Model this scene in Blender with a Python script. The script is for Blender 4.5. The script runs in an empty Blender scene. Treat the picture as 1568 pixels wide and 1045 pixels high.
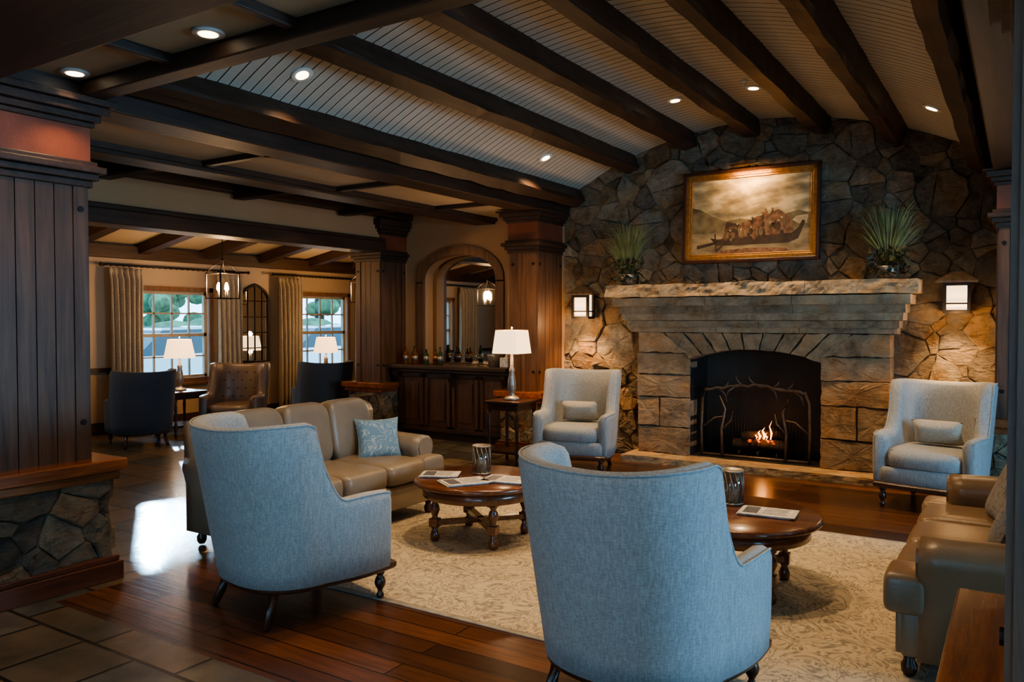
import bpy, bmesh, math, random
from mathutils import Matrix, Vector, noise
random.seed(7)
rad=math.radians
# ------------------------------------------------------------------ materials
def new_mat(name):
    m=bpy.data.materials.new(name); m.use_nodes=True
    n=m.node_tree.nodes; l=m.node_tree.links
    return m,n,l,n['Principled BSDF']
def ramp(n,stops):
    r=n.new('ShaderNodeValToRGB'); e=r.color_ramp.elements
    while len(e)<len(stops): e.new(.5)
    for el,(p,c) in zip(e,stops): el.position=p; el.color=(*c,1)
    return r
def coords(n,l,scale=(1,1,1),rot=(0,0,0)):
    t=n.new('ShaderNodeTexCoord'); mp=n.new('ShaderNodeMapping')
    mp.inputs['Scale'].default_value=scale; mp.inputs['Rotation'].default_value=rot
    l.new(t.outputs['Object'],mp.inputs['Vector']); return mp
def add_bump(n,l,b,src,strength,dist=.01):
    bp=n.new('ShaderNodeBump'); bp.inputs['Strength'].default_value=strength; bp.inputs['Distance'].default_value=dist
    l.new(src,bp.inputs['Height']); l.new(bp.outputs['Normal'],b.inputs['Normal']); return bp
def M_basic(name,col,rough=.5,metal=0,var=.15,scale=6,bump=0,bscale=60,emis=None,es=0,coat=0):
    m,n,l,b=new_mat(name)
    mp=coords(n,l); no=n.new('ShaderNodeTexNoise'); no.inputs['Scale'].default_value=scale; no.inputs['Detail'].default_value=5
    l.new(mp.outputs[0],no.inputs['Vector'])
    r=ramp(n,[(.3,tuple(c*(1-var) for c in col)),(.7,tuple(min(1,c*(1+var)) for c in col))])
    l.new(no.outputs['Fac'],r.inputs[0]); l.new(r.outputs[0],b.inputs['Base Color'])
    b.inputs['Roughness'].default_value=rough; b.inputs['Metallic'].default_value=metal
    b.inputs['Coat Weight'].default_value=coat
    if bump:
        n2=n.new('ShaderNodeTexNoise'); n2.inputs['Scale'].default_value=bscale; l.new(mp.outputs[0],n2.inputs['Vector'])
        add_bump(n,l,b,n2.outputs['Fac'],bump)
    if emis:
        b.inputs['Emission Color'].default_value=(*emis,1); b.inputs['Emission Strength'].default_value=es
    return m
def M_wood(name,c1,c2,axis='z',scale=1.0,rough=.45,bump=.25,coat=0):
    m,n,l,b=new_mat(name)
    s={'x':(.9,14,14),'y':(14,.9,14),'z':(14,14,.9)}[axis]
    mp=coords(n,l,tuple(v*scale for v in s))
    no=n.new('ShaderNodeTexNoise'); no.inputs['Scale'].default_value=1.6; no.inputs['Detail'].default_value=8; no.inputs['Roughness'].default_value=.65
    no.inputs['Distortion'].default_value=.6
    l.new(mp.outputs[0],no.inputs['Vector'])
    r=ramp(n,[(.28,c1),(.72,c2)]); l.new(no.outputs['Fac'],r.inputs[0])
    mp2=coords(n,l,(1.3,1.3,1.3)); n2=n.new('ShaderNodeTexNoise'); n2.inputs['Scale'].default_value=1.5; l.new(mp2.outputs[0],n2.inputs['Vector'])
    mx=n.new('ShaderNodeMixRGB'); mx.blend_type='MULTIPLY'; mx.inputs[0].default_value=.6
    r2=ramp(n,[(.3,(.55,.55,.55)),(.7,(1,1,1))]); l.new(n2.outputs['Fac'],r2.inputs[0])
    l.new(r.outputs[0],mx.inputs[1]); l.new(r2.outputs[0],mx.inputs[2]); l.new(mx.outputs[0],b.inputs['Base Color'])
    b.inputs['Roughness'].default_value=rough; b.inputs['Coat Weight'].default_value=coat
    b.inputs['Coat Roughness'].default_value=.15
    add_bump(n,l,b,no.outputs['Fac'],bump,.006)
    return m
def M_brick(name,cols,mortar,bw,bh,rough,msize=.004,rot=0,offset=.5,bump=.3,grain=(1,12,1),gr=.35,coat=0,squash=1,freq=2):
    m,n,l,b=new_mat(name)
    mp=coords(n,l,(1,1,1),(0,0,rot))
    br=n.new('ShaderNodeTexBrick'); br.inputs['Scale'].default_value=1; br.inputs['Brick Width'].default_value=bw; br.inputs['Row Height'].default_value=bh
    br.inputs['Mortar Size'].default_value=msize; br.inputs['Mortar Smooth'].default_value=.1; br.inputs['Bias'].default_value=0
    br.offset=offset; br.squash=squash; br.squash_frequency=freq
    br.inputs['Color1'].default_value=(0,0,0,1); br.inputs['Color2'].default_value=(1,1,1,1); br.inputs['Mortar'].default_value=(.5,.5,.5,1)
    l.new(mp.outputs[0],br.inputs['Vector'])
    k=len(cols); r=ramp(n,[(i/(k-1),c) for i,c in enumerate(cols)])
    l.new(br.outputs['Color'],r.inputs[0])
    mp2=coords(n,l,grain,(0,0,rot)); no=n.new('ShaderNodeTexNoise'); no.inputs['Scale'].default_value=3; no.inputs['Detail'].default_value=7; no.inputs['Roughness'].default_value=.6
    l.new(mp2.outputs[0],no.inputs['Vector'])
    r2=ramp(n,[(.25,(1-gr,)*3),(.75,(1+gr*.4,)*3)]); l.new(no.outputs['Fac'],r2.inputs[0])
    mx=n.new('ShaderNodeMixRGB'); mx.blend_type='MULTIPLY'; mx.inputs[0].default_value=1
    l.new(r.outputs[0],mx.inputs[1]); l.new(r2.outputs[0],mx.inputs[2])
    m2=n.new('ShaderNodeMixRGB'); l.new(br.outputs['Fac'],m2.inputs[0]); l.new(mx.outputs[0],m2.inputs[1]); m2.inputs[2].default_value=(*mortar,1)
    l.new(m2.outputs[0],b.inputs['Base Color'])
    b.inputs['Roughness'].default_value=rough; b.inputs['Coat Weight'].default_value=coat; b.inputs['Coat Roughness'].default_value=.12
    ma=n.new('ShaderNodeMath'); ma.operation='SUBTRACT'; l.new(no.outputs['Fac'],ma.inputs[0]); l.new(br.outputs['Fac'],ma.inputs[1])
    bp=add_bump(n,l,b,ma.outputs[0],bump,.004); l.new(bp.outputs['Normal'],b.inputs['Coat Normal'])
    return m
def M_stone(name,sc=9,rough=.85,bump=.7,patch=.5):
    m,n,l,b=new_mat(name)
    at=n.new('ShaderNodeAttribute'); at.attribute_name='Col'
    mp=coords(n,l); no=n.new('ShaderNodeTexNoise'); no.inputs['Scale'].default_value=sc; no.inputs['Detail'].default_value=12; no.inputs['Roughness'].default_value=.75; no.inputs['Distortion'].default_value=.4
    l.new(mp.outputs[0],no.inputs['Vector'])
    r=ramp(n,[(.30,(.34,.31,.28)),(.48,(.85,.83,.80)),(.70,(1.35,1.3,1.2))]); l.new(no.outputs['Fac'],r.inputs[0])
    mx=n.new('ShaderNodeMixRGB'); mx.blend_type='MULTIPLY'; mx.inputs[0].default_value=1
    l.new(at.outputs['Color'],mx.inputs[1]); l.new(r.outputs[0],mx.inputs[2])
    n2=n.new('ShaderNodeTexNoise'); n2.inputs['Scale'].default_value=4.5; n2.inputs['Detail'].default_value=6; l.new(mp.outputs[0],n2.inputs['Vector'])
    r2=ramp(n,[(.48,(0,0,0)),(.64,(patch,patch,patch))]); l.new(n2.outputs['Fac'],r2.inputs[0])
    m2=n.new('ShaderNodeMixRGB'); m2.blend_type='MULTIPLY'; m2.inputs[2].default_value=(1.1,.80,.50,1); l.new(r2.outputs[0],m2.inputs[0]); l.new(mx.outputs[0],m2.inputs[1])
    l.new(m2.outputs[0],b.inputs['Base Color'])
    b.inputs['Roughness'].default_value=rough; b.inputs['Specular IOR Level'].default_value=.3
    mg=n.new('ShaderNodeTexNoise'); mg.inputs['Scale'].default_value=sc*1.3; mg.inputs['Detail'].default_value=10; mg.inputs['Roughness'].default_value=.7
    mp3=coords(n,l,(1,1,2.2),(.3,.2,0)); l.new(mp3.outputs[0],mg.inputs['Vector'])
    add_bump(n,l,b,mg.outputs['Fac'],bump,.06)
    return m
def M_fabric(name,col,var=.12,weave=220,bmp=.4):
    m,n,l,b=new_mat(name)
    mp=coords(n,l,(1,1,.10)); no=n.new('ShaderNodeTexNoise'); no.inputs['Scale'].default_value=weave; no.inputs['Detail'].default_value=2; l.new(mp.outputs[0],no.inputs['Vector'])
    mp2=coords(n,l,(.3,.3,1)); n2=n.new('ShaderNodeTexNoise'); n2.inputs['Scale'].default_value=weave*1.3; l.new(mp2.outputs[0],n2.inputs['Vector'])
    ma=n.new('ShaderNodeMath'); ma.operation='ADD'; l.new(no.outputs['Fac'],ma.inputs[0]); l.new(n2.outputs['Fac'],ma.inputs[1])
    mm=n.new('ShaderNodeMath'); mm.operation='MULTIPLY'; mm.inputs[1].default_value=.5; l.new(ma.outputs[0],mm.inputs[0])
    r=ramp(n,[(.38,tuple(c*(1-var*2) for c in col)),(.62,tuple(min(1,c*(1+var)) for c in col))]); l.new(mm.outputs[0],r.inputs[0])
    l.new(r.outputs[0],b.inputs['Base Color']); b.inputs['Roughness'].default_value=.9
    b.inputs['Sheen Weight'].default_value=.1
    add_bump(n,l,b,mm.outputs[0],bmp,.004)
    return m
def M_emit(name,col,s):
    m,n,l,b=new_mat(name); b.inputs['Base Color'].default_value=(*[c*.8 for c in col],1)
    b.inputs['Emission Color'].default_value=(*col,1); b.inputs['Emission Strength'].default_value=s; b.inputs['Roughness'].default_value=.6
    return m
def M_glass(name,tint=(.9,.95,1),gl=.08):
    m=bpy.data.materials.new(name); m.use_nodes=True; n=m.node_tree.nodes; l=m.node_tree.links; n.clear()
    o=n.new('ShaderNodeOutputMaterial'); t=n.new('ShaderNodeBsdfTransparent'); g=n.new('ShaderNodeBsdfGlossy'); x=n.new('ShaderNodeMixShader')
    t.inputs[0].default_value=(*tint,1); g.inputs['Roughness'].default_value=.03; x.inputs[0].default_value=gl
    l.new(t.outputs[0],x.inputs[1]); l.new(g.outputs[0],x.inputs[2]); l.new(x.outputs[0],o.inputs[0]); return m

DW1,DW2=(.018,.009,.005),(.075,.036,.020)
woodX=M_wood('dark_timber_x',DW1,DW2,'x',rough=.5); woodY=M_wood('dark_timber_y',DW1,DW2,'y',rough=.5); woodZ=M_wood('panel_wood_z',(.05,.023,.012),(.175,.084,.042),'z',rough=.5)
woodCap=M_wood('varnished_cap_wood',(.09,.022,.008),(.42,.14,.045),'y',rough=.25,coat=.5)
woodRed=M_wood('red_base_wood',(.05,.017,.010),(.15,.052,.028),'y',rough=.3,coat=.3)
copper=M_basic('copper_red_band',(.18,.052,.024),.38,0,.3,3,bump=.1)
boards=M_basic('painted_ceiling_boards',(.44,.405,.33),.6,0,.06,3)
panelm=M_basic('ceiling_panel_paint',(.42,.33,.22),.7,0,.05,2)
groove=M_basic('groove_shadow_paint',(.05,.042,.032),.8)
tan=M_basic('tan_wall_paint',(.38,.22,.11),.8,0,.05,1.5)
greige=M_basic('greige_wall_paint',(.36,.27,.18),.8,0,.05,1.5)
mortar=M_basic('mortar',(.16,.125,.085),.95,0,.3,20,bump=.6)
stone=M_stone('field_stone',7,.85,1.2,.65)
stone2=M_stone('cut_sandstone',5,.8,.7,.45)
fabric=M_fabric('linen_blue_grey',(.31,.32,.315),.12,150)
leather=M_basic('taupe_leather',(.24,.195,.145),.34,0,.12,5,bump=.12,bscale=120)
leather2=M_basic('brown_leather',(.22,.14,.08),.34,0,.12,5,bump=.12,bscale=120)
chair_wood=M_wood('chair_leg_wood',(.03,.012,.007),(.09,.035,.018),'z',rough=.3)
table_wood=M_wood('table_wood',(.08,.027,.013),(.22,.085,.04),'x',rough=.22,coat=.6)
iron=M_basic('black_iron',(.025,.02,.017),.45,.6,.2,20)
bronze=M_basic('forged_bronze',(.14,.10,.07),.45,.5,.3,20)
black=M_basic('soot_black',(.012,.011,.01),.9,0,.4,8)
gold=M_basic('gilt_frame',(.35,.17,.05),.35,.6,.3,30,bump=.2)
winframe=M_basic('window_frame_paint',(.32,.27,.2),.5)
wintrim=M_wood('window_trim_wood',(.10,.05,.028),(.24,.125,.07),'z')
curtain=M_fabric('curtain_linen',(.33,.28,.21),.12,70)
glass=M_glass('window_glass',(.78,.93,1)); cglass=M_glass('clear_glass',(.85,.88,.88),.15)
mirror=M_basic('mirror_silver',(.8,.8,.78),.02,1,0)
shade=M_emit('lamp_shade_glow',(1,.66,.36),1.9)
shade_n=M_emit('sconce_glass_glow',(1,.72,.44),1.7)
bulb=M_emit('bulb_glow',(1,.72,.4),25)
dl=M_emit('downlight_glow',(1,.76,.48),7)
white=M_basic('white_trim',(.6,.57,.52),.5)
flame=M_emit('flame',(1,.36,.08),6)
ember=M_emit('embers',(1,.16,.02),.5)
paper=M_basic('magazine_paper',(.55,.53,.50),.5,0,.35,25)
def M_print(name,c1,c2,scale):
    m,n,l,b=new_mat(name); mp=coords(n,l); v=n.new('ShaderNodeTexNoise'); v.inputs['Scale'].default_value=scale; v.inputs['Distortion'].default_value=2.5; v.inputs['Detail'].default_value=1
    l.new(mp.outputs[0],v.inputs['Vector']); r=ramp(n,[(.46,c1),(.50,c2),(.54,c1)]); l.new(v.outputs['Fac'],r.inputs[0]); l.new(r.outputs[0],b.inputs['Base Color']); b.inputs['Roughness'].default_value=.9; return m
pillow_b=M_print('patterned_blue_pillow',(.17,.29,.38),(.48,.52,.52),9)
pillow_c=M_fabric('cream_pillow',(.42,.37,.29),.1,120)
pillow_g=M_print('grey_print_pillow',(.27,.25,.22),(.10,.10,.10),14)
navy=M_fabric('navy_upholstery',(.045,.055,.07)); brownl=M_basic('tufted_taupe_leather',(.125,.09,.07),.4)
leafm=M_basic('grass_blades',(.13,.14,.04),.6,0,.5,10); leafd=M_basic('dark_leaves',(.05,.05,.025),.6,0,.5,20)
pewter=M_basic('pewter',(.30,.27,.23),.35,.6,.3,20)
bottle=M_basic('bottle_glass_green',(.03,.06,.02),.08,0,.4,3); bottle2=M_basic('bottle_glass_amber',(.14,.05,.015),.08,0,.4,3)
firebrick=M_basic('fire_brick_soot',(.012,.011,.010),.95,0,.3,6,bump=.4,bscale=20)
logm=M_basic('burnt_log',(.07,.045,.03),.9,0,.5,14,bump=.6)
woodfloor=M_brick('hardwood_floor',[(.045,.017,.008),(.11,.042,.018),(.17,.066,.028)],(.008,.004,.002),1.7,.13,.28,.004,0,.37,.25,(1,14,1),.65,coat=.3)
slate=M_brick('slate_tile',[(.06,.06,.052),(.17,.12,.072),(.09,.10,.092),(.22,.155,.092)],(.018,.014,.010),.62,.42,.33,.011,0,.4,.8,(1.6,1.6,1.6),.6,coat=.45,squash=.65,freq=2)
def M_rug():
    m,n,l,b=new_mat('distressed_rug'); mp=coords(n,l)
    C=(.52,.43,.30); G=(.21,.19,.155)
    n2=n.new('ShaderNodeTexNoise'); n2.inputs['Scale'].default_value=3.6; n2.inputs['Detail'].default_value=3; n2.inputs['Roughness'].default_value=.55; n2.inputs['Distortion'].default_value=3.0; l.new(mp.outputs[0],n2.inputs['Vector'])
    r2=ramp(n,[(.385,C),(.41,G),(.44,G),(.465,C),(.52,C),(.54,G),(.575,G),(.60,C)]); l.new(n2.outputs['Fac'],r2.inputs[0])
    n4=n.new('ShaderNodeTexNoise'); n4.inputs['Scale'].default_value=18; n4.inputs['Detail'].default_value=8; n4.inputs['Roughness'].default_value=.8; l.new(mp.outputs[0],n4.inputs['Vector'])
    r3=ramp(n,[(.47,(.05,.05,.05)),(.60,(.9,.9,.9))]); l.new(n4.outputs['Fac'],r3.inputs[0])
    mx=n.new('ShaderNodeMixRGB'); l.new(r3.outputs[0],mx.inputs[0]); l.new(r2.outputs[0],mx.inputs[1]); mx.inputs[2].default_value=(.46,.375,.26,1)
    l.new(mx.outputs[0],b.inputs['Base Color']); b.inputs['Roughness'].default_value=.95
    n3=n.new('ShaderNodeTexNoise'); n3.inputs['Scale'].default_value=250; l.new(mp.outputs[0],n3.inputs['Vector']); add_bump(n,l,b,n3.outputs['Fac'],.5,.004)
    return m
rugm=M_rug()
rugb=M_basic('rug_border_grey',(.28,.255,.215),.95,0,.25,14)
# ------------------------------------------------------------------ mesh builder
class MB:
    def __init__(s,name,loc=(0,0,0),rot=0):
        s.name=name; s.v=[]; s.f=[]; s.fm=[]; s.fs=[]; s.fc=[]; s.mats=[]; s.loc=loc; s.rot=rot; s.x=Matrix()
    def mi(s,m):
        if m not in s.mats: s.mats.append(m)
        return s.mats.index(m)
    def add(s,vs,fs,m,smooth=False,col=(.5,.5,.5)):
        o=len(s.v); s.v+= [s.x@Vector(p) for p in vs]; k=s.mi(m)
        for f in fs: s.f.append([i+o for i in f]); s.fm.append(k); s.fs.append(smooth); s.fc.append(col)
    def box(s,x0,x1,y0,y1,z0,z1,m,bev=0,seg=2,col=(.5,.5,.5)):
        if x0>x1:x0,x1=x1,x0
        if y0>y1:y0,y1=y1,y0
        if z0>z1:z0,z1=z1,z0
        vs=[(x0,y0,z0),(x1,y0,z0),(x1,y1,z0),(x0,y1,z0),(x0,y0,z1),(x1,y0,z1),(x1,y1,z1),(x0,y1,z1)]
        fs=[(0,3,2,1),(4,5,6,7),(0,1,5,4),(1,2,6,5),(2,3,7,6),(3,0,4,7)]
        if bev:
            bm=bmesh.new(); bv=[bm.verts.new(p) for p in vs]
            for f in fs: bm.faces.new([bv[i] for i in f])
            bmesh.ops.bevel(bm,geom=list(bm.edges),offset=bev,segments=seg,profile=.5,affect='EDGES')
            bm.verts.index_update(); vs=[tuple(q.co) for q in bm.verts]; fs=[[q.index for q in f.verts] for f in bm.faces]; bm.free()
            s.add(vs,fs,m,seg>2,col)
        else: s.add(vs,fs,m,False,col)
    def lathe(s,prof,cx,cy,m,seg=20,smooth=True,z0=0):
        vs=[];fs=[];n=len(prof)
        for r,z in prof:
            for i in range(seg):
                a=2*math.pi*i/seg; vs.append((cx+r*math.cos(a),cy+r*math.sin(a),z+z0))
        for j in range(n-1):
            for i in range(seg):
                k=(i+1)%seg; fs.append((j*seg+i,j*seg+k,(j+1)*seg+k,(j+1)*seg+i))
        fs.append(tuple(range(seg))[::-1]); fs.append(tuple((n-1)*seg+i for i in range(seg)))
        s.add(vs,fs,m,smooth)
    def tube(s,pts,r,m,seg=8,smooth=True):
        pts=[Vector(p) for p in pts]; n=len(pts); rs=r if isinstance(r,(list,tuple)) else [r]*n
        vs=[];fs=[]
        for i,p in enumerate(pts):
            d=(pts[min(i+1,n-1)]-pts[max(i-1,0)]).normalized()
            up=Vector((0,0,1)) if abs(d.z)<.95 else Vector((1,0,0))
            a=d.cross(up).normalized(); b=d.cross(a)
            for k in range(seg):
                t=2*math.pi*k/seg; vs.append(p+(a*math.cos(t)+b*math.sin(t))*rs[i])
        for i in range(n-1):
            for k in range(seg):
                q=(k+1)%seg; fs.append((i*seg+k,i*seg+q,(i+1)*seg+q,(i+1)*seg+k))
        fs.append(tuple(range(seg))); fs.append(tuple((n-1)*seg+k for k in range(seg)))
        s.add(vs,fs,m,smooth)
    def cushion(s,c,size,m,e=.35,mat=None,nu=28,nv=16,e2=None):
        e2=e if e2 is None else e2
        vs=[];fs=[]; X=mat or Matrix()
        sg=lambda w,p: math.copysign(abs(w)**p,w)
        for j in range(nv+1):
            ph=-math.pi/2+math.pi*j/nv
            for i in range(nu):
                th=2*math.pi*i/nu
                p=Vector((size[0]/2*sg(math.cos(ph),e2)*sg(math.cos(th),e),size[1]/2*sg(math.cos(ph),e2)*sg(math.sin(th),e),size[2]/2*sg(math.sin(ph),e2)))
                vs.append(Vector(c)+(X@p))
        for j in range(nv):
            for i in range(nu):
                k=(i+1)%nu; fs.append((j*nu+i,j*nu+k,(j+1)*nu+k,(j+1)*nu+i))
        s.add(vs,fs,m,True)
    def pillow(s,c,w,h,t,m,mat=None,n=14):
        X=mat or Matrix(); vs=[];fs=[]
        for side in (1,-1):
            o=len(vs)
            for j in range(n+1):
                for i in range(n+1):
                    u=-1+2*i/n; v=-1+2*j/n
                    k=((1-u**4)*(1-v**4))**.5
                    px=w/2*u*(1-.10*(1-v*v)*abs(u)**2); pz=h/2*v*(1-.10*(1-u*u)*abs(v)**2)
                    vs.append(Vector(c)+X@Vector((px,side*t/2*k,pz)))
            for j in range(n):
                for i in range(n):
                    a=o+j*(n+1)+i; q=(a,a+1,a+n+2,a+n+1); fs.append(q if side<0 else q[::-1])
        s.add(vs,fs,m,True)
    def loft(s,rings,m,smooth=True,cap=True,close=True):
        n=len(rings[0]); vs=[p for r in rings for p in r]; fs=[]
        for j in range(len(rings)-1):
            for i in range(n if close else n-1):
                k=(i+1)%n; fs.append((j*n+i,j*n+k,(j+1)*n+k,(j+1)*n+i))
        if cap: fs.append(tuple(range(n))[::-1]); fs.append(tuple((len(rings)-1)*n+i for i in range(n)))
        s.add(vs,fs,m,smooth)
    def prism(s,poly,f,d0,d1,m,col=(.5,.5,.5)):
        n=len(poly); vs=[f(a,b,d0) for a,b in poly]+[f(a,b,d1) for a,b in poly]
        fs=[tuple(range(n))[::-1],tuple(range(n,2*n))]+[(i,(i+1)%n,n+(i+1)%n,n+i) for i in range(n)]
        s.add(vs,fs,m,False,col)
    def done(s,parent=None,col=False):
        me=bpy.data.meshes.new(s.name); me.from_pydata([tuple(p) for p in s.v],[],s.f)
        for m in s.mats: me.materials.append(m)
        me.polygons.foreach_set('material_index',s.fm); me.polygons.foreach_set('use_smooth',s.fs)
        ca=me.color_attributes.new('Col','FLOAT_COLOR','CORNER'); data=[]
        for p in me.polygons:
            c=s.fc[p.index]
            for _ in range(p.loop_total): data+= [c[0],c[1],c[2],1]
        ca.data.foreach_set('color',data)
        bm=bmesh.new(); bm.from_mesh(me); bmesh.ops.recalc_face_normals(bm,faces=bm.faces); bm.to_mesh(me); bm.free()
        me.update(); o=bpy.data.objects.new(s.name,me); bpy.context.collection.objects.link(o)
        o.location=s.loc; o.rotation_euler=(0,0,s.rot)
        if parent: o.parent=parent
        return o
def empty(name,loc=(0,0,0),rot=0):
    e=bpy.data.objects.new(name,None); e.empty_display_size=.1; e.location=loc; e.rotation_euler=(0,0,rot); bpy.context.collection.objects.link(e); return e
def light(name,kind,loc,power,col,target=None,size=.1,spot=80,blend=.8,sy=None,parent=None):
    d=bpy.data.lights.new(name,kind); d.energy=power; d.color=col
    if kind=='SPOT': d.spot_size=rad(spot); d.spot_blend=blend; d.shadow_soft_size=size
    elif kind=='POINT': d.shadow_soft_size=size
    elif kind=='AREA':
        d.size=size
        if sy: d.shape='RECTANGLE'; d.size_y=sy
    o=bpy.data.objects.new(name,d); bpy.context.collection.objects.link(o); o.location=loc
    if target is not None: o.rotation_euler=(Vector(target)-Vector(loc)).to_track_quat('-Z','Y').to_euler()
    if parent: o.parent=parent
    return o
WARM=(1,.58,.26); WARM2=(1,.67,.36); BLUE=(.34,.66,1)
# ------------------------------------------------------------------ stonework
def clip(poly,px,py,nx,ny):
    out=[]; n=len(poly)
    for i in range(n):
        a=poly[i]; b=poly[(i+1)%n]
        da=(a[0]-px)*nx+(a[1]-py)*ny; db=(b[0]-px)*nx+(b[1]-py)*ny
        if da<=0: out.append(a)
        if (da<0 and db>0) or (da>0 and db<0):
            t=da/(da-db); out.append((a[0]+t*(b[0]-a[0]),a[1]+t*(b[1]-a[1])))
    return out
PAL=[(.27,.22,.16),(.31,.245,.17),(.22,.19,.145),(.34,.275,.195),(.29,.235,.165),(.35,.26,.165),(.21,.18,.14),(.39,.33,.245),(.27,.235,.18),(.31,.22,.14),(.25,.22,.18),(.32,.28,.22)]
def area(p): return .5*sum(p[i][0]*p[(i+1)%len(p)][1]-p[(i+1)%len(p)][0]*p[i][1] for i in range(len(p)))
def stone_block(mb,poly,f,d0,d1,m,gap=.010,inset=.010,col=None):
    if len(poly)<3: return
    if area(poly)<0: poly=poly[::-1]
    P=poly
    for i in range(len(poly)):
        a=poly[i];b=poly[(i+1)%len(poly)]; dx=b[0]-a[0];dy=b[1]-a[1];L=math.hypot(dx,dy)
        if L<1e-6: continue
        nx,ny=dy/L,-dx/L; P=clip(P,a[0]-nx*gap,a[1]-ny*gap,nx,ny)
        if len(P)<3: return
    if abs(area(P))<.0008: return
    Q=[]
    for i in range(len(P)):
        a=P[i];b=P[(i+1)%len(P)]; L=math.hypot(b[0]-a[0],b[1]-a[1]); k=max(1,int(L/.05))
        for j in range(k):
            t=j/k; jx=random.uniform(-.007,.007) if j else 0; jy=random.uniform(-.007,.007) if j else 0
            Q.append((a[0]+(b[0]-a[0])*t+jx,a[1]+(b[1]-a[1])*t+jy))
    cx=sum(q[0] for q in Q)/len(Q); cy=sum(q[1] for q in Q)/len(Q); n=len(Q)
    def ins(q,g):
        d=math.hypot(q[0]-cx,q[1]-cy); k=max(.2,1-g/max(d,1e-4)); return (cx+(q[0]-cx)*k,cy+(q[1]-cy)*k)
    D=d1-d0; tx=random.uniform(-.14,.14); ty=random.uniform(-.14,.14); rj=.006 if D<.15 else .003
    tilt=lambda q:max(-.018,min(.018,(q[0]-cx)*tx+(q[1]-cy)*ty))
    rings=[[f(q[0],q[1],d0) for q in Q]]
    rings.append([f(q[0],q[1],d0+D*.65) for q in Q])
    r2=[ins(q,inset*.4) for q in Q]; rings.append([f(q[0],q[1],d0+D*.88+tilt(q)*.5) for q in r2])
    r3=[ins(q,inset*1.4) for q in Q]; rings.append([f(q[0],q[1],d1+tilt(q)+random.uniform(-rj,rj)) for q in r3])
    r4=[(cx+(q[0]-cx)*.5,cy+(q[1]-cy)*.5) for q in Q]; rings.append([f(q[0],q[1],d1+tilt(q)+random.uniform(-rj,rj*1.5)) for q in r4])
    vs=[p for r in rings for p in r]+[f(cx,cy,d1+random.uniform(-.003,.006))]; fs=[]; K=len(rings)
    for j in range(K-1):
        for i in range(n):
            k=(i+1)%n; fs.append((j*n+i,j*n+k,(j+1)*n+k,(j+1)*n+i))
    for i in range(n): fs.append(((K-1)*n+i,(K-1)*n+(i+1)%n,K*n))
    if col is None:
        c=random.choice(PAL); s=random.uniform(.75,1.2); col=tuple(v*s for v in c)
    mb.add(vs,fs,m,False,col)
def fieldstone(mb,outline,f,d0,d1,sp=.27,skip=None,m=None,gap=.0008):
    xs=[p[0] for p in outline]; ys=[p[1] for p in outline]; seeds=[]
    x0,x1,y0,y1=min(xs)-sp*.3,max(xs)+sp*.3,min(ys)-sp*.3,max(ys)+sp*.3
    tries=int((x1-x0)*(y1-y0)/(sp*sp)*60)
    for _ in range(tries):
        r=sp*random.choice((.26,.4,.55,.7,.8)); p=(random.uniform(x0,x1),random.uniform(y0,y1))
        if all(math.hypot(p[0]-s[0],(p[1]-s[1])*1.35)>(r+s[2])*.74 for s in seeds): seeds.append((p[0],p[1],r))
    for i,s in enumerate(seeds):
        P=list(outline)
        for j,t in enumerate(seeds):
            if i==j: continue
            dx=t[0]-s[0];dy=t[1]-s[1];L=math.hypot(dx,dy)
            if L>sp*5 or L<1e-5: continue
            k=(L*L+s[2]**2-t[2]**2)/(2*L*L)
            P=clip(P,s[0]+dx*k,s[1]+dy*k,dx/L,dy/L)
            if len(P)<3: break
        if len(P)<3: continue
        if skip and skip(P): continue
        parts=[P]
        if abs(area(P))>sp*sp*.7 and random.random()<.7:
            cx=sum(q[0] for q in P)/len(P); cy=sum(q[1] for q in P)/len(P); a=random.choice((random.uniform(-.35,.35),random.uniform(1.0,2.0)))
            nx,ny=-math.sin(a),math.cos(a); o=random.uniform(-.05,.05); parts=[clip(P,cx+nx*o,cy+ny*o,nx,ny),clip(P,cx+nx*o,cy+ny*o,-nx,-ny)]
        for q in parts: stone_block(mb,q,f,d0,d1+random.uniform(-.018,.026),m or stone,gap)
# ------------------------------------------------------------------ room constants
XC=-2.42; RV=4.2; ZC=3.66-RV
def vz(x): return ZC+math.sqrt(RV*RV-(x-XC)**2)
YW=8.55
mb=MB('floor'); 
mb.box(-10.6,-4.45,-3,12.1,-.05,0,slate); mb.box(-4.45,-.2,-3,2.3,-.05,0,slate); mb.box(-.2,4.1,-3,9,-.05,0,slate)
mb.box(-4.45,-.2,2.3,9,-.05,0,woodfloor); mb.done()
mb=MB('area_rug'); mb.box(-4.4,-.28,3.28,6.1,0.0005,.007,rugb,.002); mb.box(-4.36,-.32,3.32,6.06,0.006,.008,rugm); mb.done()
def wall_boxes(mb,axis,c0,c1,a0,a1,z0,z1,ops,m):
    def bx(p,q,r,s):
        if q-p<1e-4 or s-r<1e-4: return
        if axis=='y': mb.box(c0,c1,p,q,r,s,m)
        else: mb.box(p,q,c0,c1,r,s,m)
    cur=a0
    for (p,q,r,s) in sorted(ops):
        bx(cur,p,z0,z1); bx(p,q,z0,r); bx(p,q,s,z1); cur=q
    bx(cur,a1,z0,z1)
WINS=[(3.35,4.5,.69,1.97),(6.62,7.78,.69,1.97),(9.55,10.75,.69,1.97)]
mb=MB('wall_left'); wall_boxes(mb,'y',-10.65,-10.5,-3,12.1,0,3.85,WINS,greige); mb.done()
mb=MB('wall_far_lounge'); mb.box(-10.6,-7.0,12,12.15,0,3.85,greige); mb.box(-7.3,-7.12,8.9,12,0,3.85,greige); mb.done()
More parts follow.
